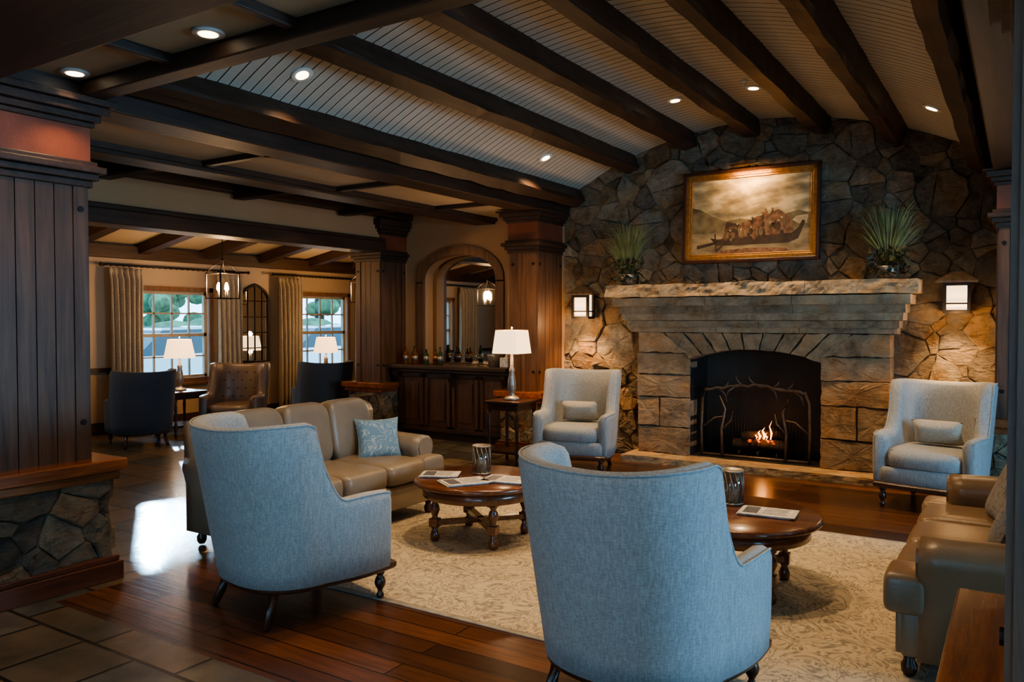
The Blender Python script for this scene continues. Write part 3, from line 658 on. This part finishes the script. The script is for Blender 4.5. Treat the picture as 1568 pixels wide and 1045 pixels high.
def sconce(x,z):
    s=empty('lantern_sconce',(x,8.40,z))
    m=MB('lantern'); m.box(-.05,.05,.03,.09,-.12,.16,iron,.005); m.box(-.015,.015,-.04,.06,.16,.185,iron)
    m.loft([[(-.17,-.15,.125),(.17,-.15,.125),(.17,.07,.125),(-.17,.07,.125)],[(-.17,-.15,.14),(.17,-.15,.14),(.17,.07,.14),(-.17,.07,.14)],[(-.05,-.06,.225),(.05,-.06,.225),(.05,.04,.225),(-.05,.04,.225)]],bronze,False)
    m.box(-.11,.11,-.11,.05,-.155,-.125,iron); m.box(-.085,.085,-.085,.045,-.125,.125,shade_n)
    for a in (-.097,.097):
        for b in (-.097,.045): m.box(a-.014,a+.014,b-.014,b+.014,-.15,.14,iron)
    m.box(-.105,.105,-.11,-.098,-.075,-.06,iron); m.box(-.105,.105,-.11,-.098,.095,.13,iron)
    for a in (-.11,.098): m.box(a,a+.012,-.1,.05,-.075,-.06,iron)
    m.done(s)
    light('sconce_lamp','POINT',(x,8.20,z-.22),9,WARM,size=.05); light('sconce_down','SPOT',(x,8.22,z-.17),85,WARM,target=(x,8.44,z-1.3),size=.04,spot=100,blend=1)
sconce(-4.36,1.72); sconce(-.50,1.77)
def plant(x,z):
    m=MB('potted_grass_plant',(x,8.22,z)); m.x=Matrix.Scale(1.28,4); m.lathe([(.06,0),(.07,.02),(.08,.07),(.08,.09)],0,0,pewter,16)
    for i in range(170):
        a=random.uniform(0,6.28); h=random.uniform(.22,.47); sp_=random.uniform(.02,.28)*(1.1-h); b=.04
        x0,y0=b*math.cos(a),b*math.sin(a); dx,dy=math.cos(a)*sp_*1.3,math.sin(a)*sp_*.5; w=random.uniform(.0025,.005); px,py=w,w*.3
        pts=[(x0,y0,.1),(x0+dx*.25,y0+dy*.25,.1+h*.5),(x0+dx*.6,y0+dy*.6,.1+h*.85),(x0+dx,y0+dy,.1+h)]
        vs=[];
        for k,p in enumerate(pts): s=(1,.9,.6,.05)[k]; vs+= [(p[0]-px*s,p[1]-py*s,p[2]),(p[0]+px*s,p[1]+py*s,p[2])]
        m.add(vs,[(0,1,3,2),(2,3,5,4),(4,5,7,6)],leafm)
    for i in range(260):
        a=random.uniform(0,6.28); r=random.uniform(.03,.17); zz=random.uniform(.02,.22); c=Vector((r*math.cos(a),r*math.sin(a)*.6-.03,zz)); s=random.uniform(.02,.042)
        u=Vector((random.uniform(-1,1),random.uniform(-1,1),random.uniform(-1,1))).normalized(); v=u.cross(Vector((random.random(),random.random(),1))).normalized()
        m.add([c-u*s,c+v*s*.45,c+u*s,c-v*s*.45],[(0,1,2,3)],leafd)
    m.done()
plant(-3.72,1.945); plant(-1.06,1.945)
# ------------------------------------------------------------------ upholstered wing chair
def sstep(a,b,x):
    t=max(0,min(1,(x-a)/(b-a))); return t*t*(3-2*t)
def wing_chair(x,y,rot,pillow=None,fab=None,name='wing_chair',tuft=False,sc=1.0,z0=0.0):
    fab=fab or fabric
    m=MB(name,(x,y,z0),rot); m.x=Matrix.Scale(sc,4)
    a,b,yc,yf=.335,.30,-.08,.34; N=120
    def plan(s):
        if abs(s)>.5:
            t=(abs(s)-.5)/.5; return (math.copysign(a+.025*math.sin(t*math.pi),s),yc+(yf-yc)*t)
        ph=s/.5*math.pi/2; return (math.copysign(a*abs(math.sin(ph))**.80,s),yc-b*abs(math.cos(ph))**.80)
    def H(s):
        q=abs(s); top=1.03-.022*math.cos(q/.45*math.pi/2)**2 if q<.45 else 1.03
        arm=.61+.01*math.sin((q-.6)/.4*3.14) if q>.6 else .61
        k=min(1,max(0,(q-.49)/.17)); k=1-(1-k)**2.4 if k>0 else 0; k=k*sstep(.485,.53,q)
        return top*(1-k)+arm*k
    S=[-1+2*i/N for i in range(N+1)]
    def warp(px,py,z):
        back=sstep(.15,-.25,py)
        yy=py-(max(0,z-.30))*.18*back+(.30-min(z,.30))*.16*back
        xx=px*(1+max(0,z-.35)*.11*back)*(1-(.35-min(z,.35))*.15)
        return (xx,yy,z)
    rings=[]
    for s in S:
        p=plan(s); p1=plan(max(-1,s-.02)); p2=plan(min(1,s+.02)); tx,ty=p2[0]-p1[0],p2[1]-p1[1]; L=math.hypot(tx,ty) or 1; nx,ny=ty/L,-tx/L
        if nx*p[0]+ny*(p[1]-.0)<0: nx,ny=-nx,-ny
        h=H(s); th=.055
        end=sstep(.97,1.0,abs(s)); th=th*(1-.35*end); h-=.02*end
        zs=[.19,.30,.42,.52]+[.52+(h-.04-.52)*k/4 for k in range(1,5)]
        ring=[warp(p[0]+nx*th*.9,p[1]+ny*th*.9,z) for z in zs]
        ring+= [warp(p[0]+nx*th*.75,p[1]+ny*th*.75,h-.015),warp(p[0]+nx*th*.2,p[1]+ny*th*.2,h),warp(p[0]-nx*th*.5,p[1]-ny*th*.5,h-.008),warp(p[0]-nx*th*.85,p[1]-ny*th*.85,h-.035)]
        ring+= [warp(p[0]-nx*th*(1+.15*math.sin(z*3)),p[1]-ny*th*(1+.15*math.sin(z*3)),z) for z in zs[::-1][1:]]
        rings.append(ring)
    m.loft(rings,fab,True)
    pip=[Vector(r[8]) for r in rings]; m.tube([p+Vector((0,0,.004)) for p in pip],.0055,fab,6)
    P=[plan(s) for s in S[::3]]
    def outl(k,z,fy=0): 
        pts=[]
        for p in P:
            w=warp(p[0]*k,p[1]*k,z); pts.append(w)
        n0=pts[-1]; n1=pts[0]
        for t in (.15,.3,.5,.7,.85): pts.append((n0[0]+(n1[0]-n0[0])*t,n0[1]+fy+.03*math.sin(t*math.pi),z))
        return pts
    m.loft([outl(1.0,.19),outl(1.0,.30),outl(.98,.335)],fab,True)
    m.loft([outl(.84,.335,.03),outl(.88,.35,.05),outl(.885,.43,.055),outl(.86,.465,.04),outl(.78,.48,.0),outl(.4,.488,-.05)],fab,True)
    m.loft([outl(1.10,.165),outl(1.12,.175),outl(1.12,.20),outl(1.08,.21)],chair_wood,False)
    for sx in (-1,1):
        m.lathe([(.012,0),(.020,.008),(.022,.02),(.014,.035),(.013,.045),(.028,.07),(.032,.09),(.024,.115),(.016,.125),(.026,.14),(.026,.17)],sx*.31,.31,chair_wood,14)
        m.tube([(sx*.24,-.30,.18),(sx*.25,-.33,.08),(sx*.265,-.37,.0)],[.028,.024,.02],chair_wood,8)
    if tuft:
        for r_ in range(4):
            for c_ in range(5):
                u=-.24+.12*c_+(.06 if r_%2 else 0); z=.56+.11*r_
                if abs(u)>.27: continue
                m.cushion((u,-.235-(z-.3)*.2+.03*(abs(u)/.27)**2+.015,z),(.022,.022,.022),iron,1,nu=8,nv=6)
    if pillow:
        X=Matrix.Rotation(rad(-22),4,'X'); m.pillow((0,-.10,.60),.40,.22,.14,pillow,X)
    return m.done()
wing_chair(-3.34,3.05,rad(-10),z0=.008); wing_chair(-1.28,3.05,rad(-8),z0=.008)
wing_chair(-3.86,7.30,rad(180+14),pillow_c); wing_chair(-.60,7.50,rad(180-10),pillow_c)
wing_chair(-9.25,5.85,rad(70),None,navy,'navy_armchair',sc=.92); wing_chair(-8.70,6.85,rad(215),None,brownl,'tufted_armchair',True,.95); wing_chair(-8.45,8.15,rad(60),None,navy,'navy_armchair',sc=.95)
# ------------------------------------------------------------------ sofa
def sofa(x,y,rot,pills=(),L=1.95,lm=None):
    lm=lm or leather
    m=MB('leather_sofa',(x,y,.008),rot); D=.46; A1=D-.13
    m.box(-L/2+.05,L/2-.05,-D+.02,D-.06,.10,.30,lm,.02,3)
    iw=L-.42; cw=iw/3
    for i in range(3):
        cx=-iw/2+cw*(i+.5)
        m.cushion((cx,.09,.375),(cw*1.0,.74,.19),lm,.22,e2=.42)
        m.cushion((cx,-.24,.66),(cw*1.02,.24,.50),lm,.30,Matrix.Rotation(rad(10),4,'X'),e2=.5)
    for s in (-1,1): m.cushion((s*(iw/2+.06),A1+.055,.375),(.26,.17,.188),lm,.3,e2=.42)
    rings=[]
    for t in range(13):
        xx=-L/2+.04+(L-.08)*t/12; r=[(-D+.03,.10),(-D+.01,.45),(-D-.01,.74),(-D-.015,.80),(-D+.02,.845),(-D+.08,.855),(-D+.14,.83),(-D+.17,.78),(-D+.17,.10)]
        rings.append([(xx,p[0],p[1]+.012*math.sin(math.pi*t/12)) for p in r])
    m.loft(rings,lm,True)
    for s in (-1,1):
        rings=[]; 
        for t in range(11):
            yy=-D+.02+(A1+D-.02)*t/10; xc=s*(L/2-.11); dz=-.03*max(0,(yy+.1))
            ring=[(xc-s*.07,yy,.10),(xc-s*.085,yy,.44+dz)]
            for k in range(11):
                a=math.pi*1.12-k*math.pi*1.28/10; ring.append((xc+s*.105*math.cos(a),yy,.535+dz+.095*math.sin(a)))
            ring+=[(xc+s*.075,yy,.42+dz),(xc+s*.075,yy,.10)]; rings.append(ring)
        m.loft(rings,lm,True)
        pr=[(s*(L/2-.11)+.085*math.cos(k*math.pi/8),.522+.078*math.sin(k*math.pi/8)) for k in range(9)]+[(s*(L/2-.11)-.055,.40),(s*(L/2-.11)-.055,.13),(s*(L/2-.11)+.055,.13),(s*(L/2-.11)+.055,.40)]
        m.prism(pr,lambda a,b,d:(a,A1+d,b),-.01,.012,lm)
    m.box(-L/2+.06,L/2-.06,D-.10,D-.04,.11,.29,lm,.012,3)
    for sx in (-1,1):
        for sy in (-D+.07,D-.09): m.lathe([(.02,0),(.032,.02),(.034,.05),(.022,.07),(.03,.11)],sx*(L/2-.12),sy,chair_wood,12)
    for (px,py,pz,w,mm,rz) in pills:
        m.pillow((px,py,pz),w,w,.14,mm,Matrix.Rotation(rad(rz),4,'Z')@Matrix.Rotation(rad(24),4,'X'))
    return m.done()
sofa(-4.36,4.22,rad(-90),[(-.55,.04,.59,.36,pillow_b,-35)],1.78)
sofa(-.02,4.62,rad(90),[(.35,.0,.63,.40,pillow_g,14),(-.25,-.02,.63,.38,pillow_g,-8)],1.86,leather2)
# ------------------------------------------------------------------ coffee tables
def coffee_table(x,y,rot):
    m=MB('round_coffee_table',(x,y,.008),rot)
    m.lathe([(.40,.385),(.45,.39),(.468,.40),(.470,.412),(.462,.425),(.455,.43)],0,0,table_wood,56)
    m.lathe([(.40,.31),(.41,.315),(.41,.387)],0,0,table_wood,48)
    for i in range(4):
        a=math.pi/4+i*math.pi/2; lx,ly=.33*math.cos(a),.33*math.sin(a)
        m.box(lx-.034,lx+.034,ly-.034,ly+.034,.29,.385,table_wood,.004); m.box(lx-.032,lx+.032,ly-.032,ly+.032,.10,.16,table_wood,.004)
        m.lathe([(.024,0),(.030,.01),(.034,.04),(.024,.07),(.018,.08),(.030,.10)],lx,ly,table_wood,14)
        m.lathe([(.030,.155),(.018,.17),(.022,.185),(.036,.22),(.030,.25),(.018,.27),(.026,.28),(.030,.295)],lx,ly,table_wood,14)
    for a in (math.pi/4,3*math.pi/4):
        c,s=math.cos(a),math.sin(a); L=.32; w=.025
        m.prism([(-L*c-w*s,-L*s+w*c),(L*c-w*s,L*s+w*c),(L*c+w*s,L*s-w*c),(-L*c+w*s,-L*s-w*c)],lambda u,v,d:(u,v,d),.112,.145,table_wood)
    m.done()
coffee_table(-3.22,4.62,rad(5)); coffee_table(-1.38,4.58,rad(5))
inkm=M_basic('printed_ink',(.10,.10,.12),.5,0,.7,60)
def magazine(x,y,z,rot,w=.28,h=.21):
    m=MB('magazine',(x,y,z),rot)
    m.box(-w/2,w/2,-h/2,h/2,0,.008,paper,.002); m.box(-w/2+.01,w/2+.02,-h/2-.01,h/2-.01,.008,.014,paper,.002)
    m.box(-w/2+.03,-w/2+.11,-h/2+.02,h/2-.03,.014,.0146,inkm)
    for k in range(7): m.box(-.01,w/2-.02-.01*(k%3),-h/2+.025+k*.022,-h/2+.032+k*.022,.014,.0146,inkm)
    m.done()
for a in ((-3.50,4.50,.44,.5,.26,.2),(-3.20,4.38,.44,1.0,.30,.22),(-3.00,4.60,.44,.2,.30,.22),(-1.22,4.62,.44,.1,.30,.21)): magazine(*a)
def hurricane(x,y,z):
    m=MB('hurricane_candle_holder',(x,y,z)); m.lathe([(.065,0),(.068,.008),(.062,.012)],0,0,pewter,24)
    m.lathe([(.062,.012),(.064,.10),(.062,.20),(.060,.20),(.060,.014)],0,0,cglass,24); m.lathe([(.036,.012),(.036,.10),(.03,.105)],0,0,pillow_c,16)
    for i in range(12):
        a=i*math.pi/6; m.tube([(.065*math.cos(a),.065*math.sin(a),.01),(.066*math.cos(a+.4),.066*math.sin(a+.4),.10),(.064*math.cos(a),.064*math.sin(a),.20)],.003,pewter,5)
    m.lathe([(.066,.195),(.068,.2),(.066,.207),(.06,.2)],0,0,pewter,24); m.done()
hurricane(-3.28,4.72,.44); hurricane(-1.46,4.76,.44)
def side_table(x,y,r,h,name='side_table',sq=True):
    m=MB(name,(x,y,0)); m.box(-r,r,-r,r,h-.03,h,chair_wood,.008); m.box(-r+.03,r-.03,-r+.03,r-.03,h-.10,h-.03,chair_wood); m.box(-r+.03,r-.03,-r+.03,r-.03,.13,.155,chair_wood)
    for sx in (-1,1):
        for sy in (-1,1):
            m.lathe([(.014,0),(.02,.03),(.016,.06),(.022,.12),(.022,.17),(.014,.2),(.018,.3),(.022,h-.2),(.016,h-.16),(.024,h-.1)],sx*(r-.045),sy*(r-.045),chair_wood,10)
    m.done()
def table_lamp(x,y,z,h=.74,r0=.15,r1=.20,sq=False,power=14,basem=None):
    e=empty('table_lamp',(x,y,z+.002)); m=MB('lamp_base'); b=basem or pewter
    m.lathe([(.085,0),(.09,.012),(.07,.03),(.03,.05),(.03,.08),(.05,.12),(.045,.2),(.028,.3),(.035,.32),(.02,.35),(.015,h-.28),(.012,h-.02),(.006,h),(.012,h+.01),(.004,h+.025)],0,0,b,18); m.done(e)
    m=MB('lamp_shade'); n=4 if sq else 28; off=math.pi/4 if sq else 0; k=1.2 if sq else 1
    ring=lambda r,zz:[(r*k*math.cos(off+2*math.pi*i/n),r*k*math.sin(off+2*math.pi*i/n),zz) for i in range(n)]
    m.loft([ring(r1,h-.26),ring(r0,h-.01),ring(r0-.004,h-.01),ring(r1-.004,h-.26),ring(r1,h-.26)],shade,not sq,cap=False); m.done(e)
    light('lamp_bulb','POINT',(x,y,z+h+.03),power*.5,WARM2,size=.04); light('lamp_bulb','POINT',(x,y,z+h-.28),power*.5,WARM2,size=.04)
side_table(-4.62,7.22,.22,.69); table_lamp(-4.62,7.22,.69,.76,.15,.18,True,30)
side_table(-9.55,6.62,.26,.60); table_lamp(-9.55,6.62,.60,.70,power=22)
side_table(-9.55,9.3,.26,.60); table_lamp(-9.55,9.3,.60,.68,power=22)
def chandelier(x,y,zb=1.85,top=2.85,p=30):
    e=empty('lantern_chandelier',(x,y,0)); m=MB('iron_lantern'); w=.145
    for a in (-w,w):
        for b in (-w,w): m.box(a-.008,a+.008,b-.008,b+.008,zb,zb+.34,iron); m.tube([(a,b,zb+.34),(a*.6,b*.6,zb+.43),(0,0,zb+.50)],.006,iron,6)
    for z in (zb,zb+.33):
        m.box(-w,w,-w-.008,-w+.008,z,z+.012,iron); m.box(-w,w,w-.008,w+.008,z,z+.012,iron); m.box(-w-.008,-w+.008,-w,w,z,z+.012,iron); m.box(w-.008,w+.008,-w,w,z,z+.012,iron)
    m.box(-w,w,-.006,.006,zb,zb+.01,iron); m.box(-.006,.006,-w,w,zb,zb+.01,iron)
    for a,b in ((-.07,0),(.07,0),(0,.07),(0,-.07)):
        m.lathe([(.014,.01),(.012,.10)],a,b,pillow_c,8,z0=zb); m.lathe([(.004,.10),(.022,.13),(.018,.18),(.002,.22)],a,b,bulb,8,z0=zb)
    m.tube([(0,0,zb+.49),(0,0,zb+.54)],.02,iron); 
    z=zb+.54
    while z<top-.02: m.cushion((0,0,z+.018),(.02,.008,.04) if int(z*30)%2 else (.008,.02,.04),iron,1,nu=8,nv=6); z+=.034
    m.lathe([(.05,top-.02),(.05,top)],0,0,iron,14); m.done(e)
    light('chandelier_lamp','POINT',(x,y,zb+.22),p,WARM,size=.07)
chandelier(-8.9,6.82,1.83,lz(-8.9),50); chandelier(-8.9,4.3,1.83,lz(-8.9),50); chandelier(-8.9,9.5,1.83,lz(-8.9),50)
chandelier(-2.42,.2,2.15,2.93,26)  # unseen extra lantern, added to warm the vault and stone wall
# ------------------------------------------------------------------ recessed downlights
def downlight(x,y,z,power=35,tilt=0,spot=95):
    m=MB('recessed_downlight',(x,y,z)); m.x=Matrix.Rotation(tilt,4,'Y')
    m.lathe([(.045,-.006),(.072,-.010),(.078,-.004),(.078,.004)],0,0,white,24); m.lathe([(.045,-.0105),(.045,-.007)],0,0,dl,20); m.done()
    light('downlight_spot','SPOT',(x,y,z-.03),power,WARM2,target=(x,y,0),size=.05,spot=spot,blend=.9)
for (x,y,p) in ((-4.22,3.90,60),(-4.22,7.25,110),(-2.80,7.25,160),(-2.06,7.25,160),(-.63,7.25,120),(-2.8,4.3,170),(-1.35,4.3,80),(-2.06,4.3,170)):  # unseen middle lamps of the near row are added to brighten the rug
    a=math.atan2((x-XC),math.sqrt(RV*RV-(x-XC)**2)); downlight(x,y,vz(x)-.004,p,a,96 if y<5 else 112)
for (x,y,p) in ((-3.3,2.46,40),(-4.45,2.45,26),(-1.5,2.42,12),(-.9,1.2,60)): downlight(x,y,2.926,p)  # last one is unseen, added to warm the right pillar cap
for (x,y,p) in ((-6.5,3.4,26),(-6.5,4.9,26),(-6.5,6.4,30),(-6.1,7.75,70)): downlight(x,y,2.996,p,spot=120)
light('pillar_fill','SPOT',(-3.9,2.0,2.9),28,WARM,target=(-4.75,2.2,1.6),size=.04,spot=110,blend=1)  # added spot without a fixture, brightens the left pillar
m=MB('sprinkler_head',(XC+.355,7.0,vz(XC+.355)-.006)); m.lathe([(.03,0),(.03,-.006),(.008,-.01),(.008,-.04),(.018,-.045),(.018,-.05)],0,0,white,10); m.done()
# ------------------------------------------------------------------ daylight
light('daylight_back','AREA',(-2.3,-2.9,1.5),14,BLUE,target=(-2.3,3,.6),size=2.1,sy=1.7)
light('daylight_back','AREA',(1.3,-2.9,1.5),10,BLUE,target=(.6,3,.8),size=2.1,sy=1.7)
light('daylight_right','AREA',(3.9,-.5,1.5),42,BLUE,target=(-1,2.0,.8),size=2.1,sy=1.7)
light('daylight_right','AREA',(3.9,4.3,1.5),230,BLUE,target=(-1,3.8,.6),size=2.1,sy=1.7)
light('floor_glare_spot','SPOT',(-34.5,22.0,9.9),75000,(.72,.86,1),target=(-10.5,7.2,1.33),size=.5,spot=5,blend=.2)  # added outside spot; its patch on the slate stands in for window glare
m=MB('ground_outside'); m.box(-60,-10.65,-20,40,-.2,-.08,M_basic('asphalt',(.38,.39,.39),.9)); m.done()
m=MB('hedge_row')
hm=M_basic('hedge_green',(.09,.15,.07),.9,0,.6,4)
for i in range(26): m.cushion((-20+random.uniform(-.5,.5),-2+i*1.3,.6),(2,2.2,random.uniform(1.6,2.4)),hm,.9,nu=14,nv=8)
m.done()
for (tx,ty,th) in ((-23,11.5,5),(-25,14.2,5),(-22.5,21.5,6),(-25,26,6),(-24,6,6),(-30,20,4)):
    m=MB('shade_tree',(tx,ty,-.08)); m.tube([(0,0,0),(.1,0,th*.3),(0,.1,th*.6)],[.25,.18,.1],logm)
    for i in range(30): m.cushion((random.uniform(-1.6,1.6),random.uniform(-1.4,1.4),th*random.uniform(.35,.95)),(.9,.9,.7),hm,1,nu=10,nv=6)
    m.done()
def car(x,y,rot,c):
    m=MB('parked_car',(x,y,-.08),rot); bm_=M_basic('car_paint',c,.25,0,.02,1,coat=1); dk=M_basic('car_glass',(.03,.04,.05),.1)
    m.prism([(-2.2,.35),(-2.25,.75),(-1.5,.9),(1.4,.95),(2.1,.85),(2.2,.4),(1.9,.3),(-1.9,.3)],lambda a,b,d:(d,a,b),-.88,.88,bm_)
    m.prism([(-1.1,.9),(-.5,1.42),(.9,1.45),(1.5,.95)],lambda a,b,d:(d,a,b),-.78,.78,dk); m.prism([(-.5,1.42),(-.45,1.47),(.85,1.5),(.9,1.45)],lambda a,b,d:(d,a,b),-.74,.74,bm_)
    for sx in (-.82,.82):
        for yy in (-1.35,1.35): m.prism([(yy+.33*math.cos(k*math.pi/10),.33+.33*math.sin(k*math.pi/10)) for k in range(20)],lambda a,b,d:(sx+d,a,b),-.1,.1,black)
    m.done()
car(-15.5,10.2,.1,(.6,.62,.65)); car(-16.5,15.6,-.1,(.6,.6,.62)); car(-17.5,12.6,.05,(.35,.4,.5)); car(-15.5,5.0,0,(.6,.6,.6))
w=bpy.data.worlds.new('World'); bpy.context.scene.world=w; w.use_nodes=True
bg=w.node_tree.nodes['Background']; bg.inputs[0].default_value=(.45,.75,1,1); bg.inputs[1].default_value=6.0
# ------------------------------------------------------------------ camera
cd=bpy.data.cameras.new('camera'); cd.lens=28; cd.sensor_width=36; cam=bpy.data.objects.new('camera',cd); bpy.context.collection.objects.link(cam)
cam.location=(0,0,1.55); cam.rotation_euler=(rad(88.5),0,rad(32.6)); cd.clip_start=.05; cd.clip_end=200
bpy.context.scene.camera=cam
bpy.context.scene.view_settings.look='AgX - Medium High Contrast'
bpy.context.scene.view_settings.exposure=0.2
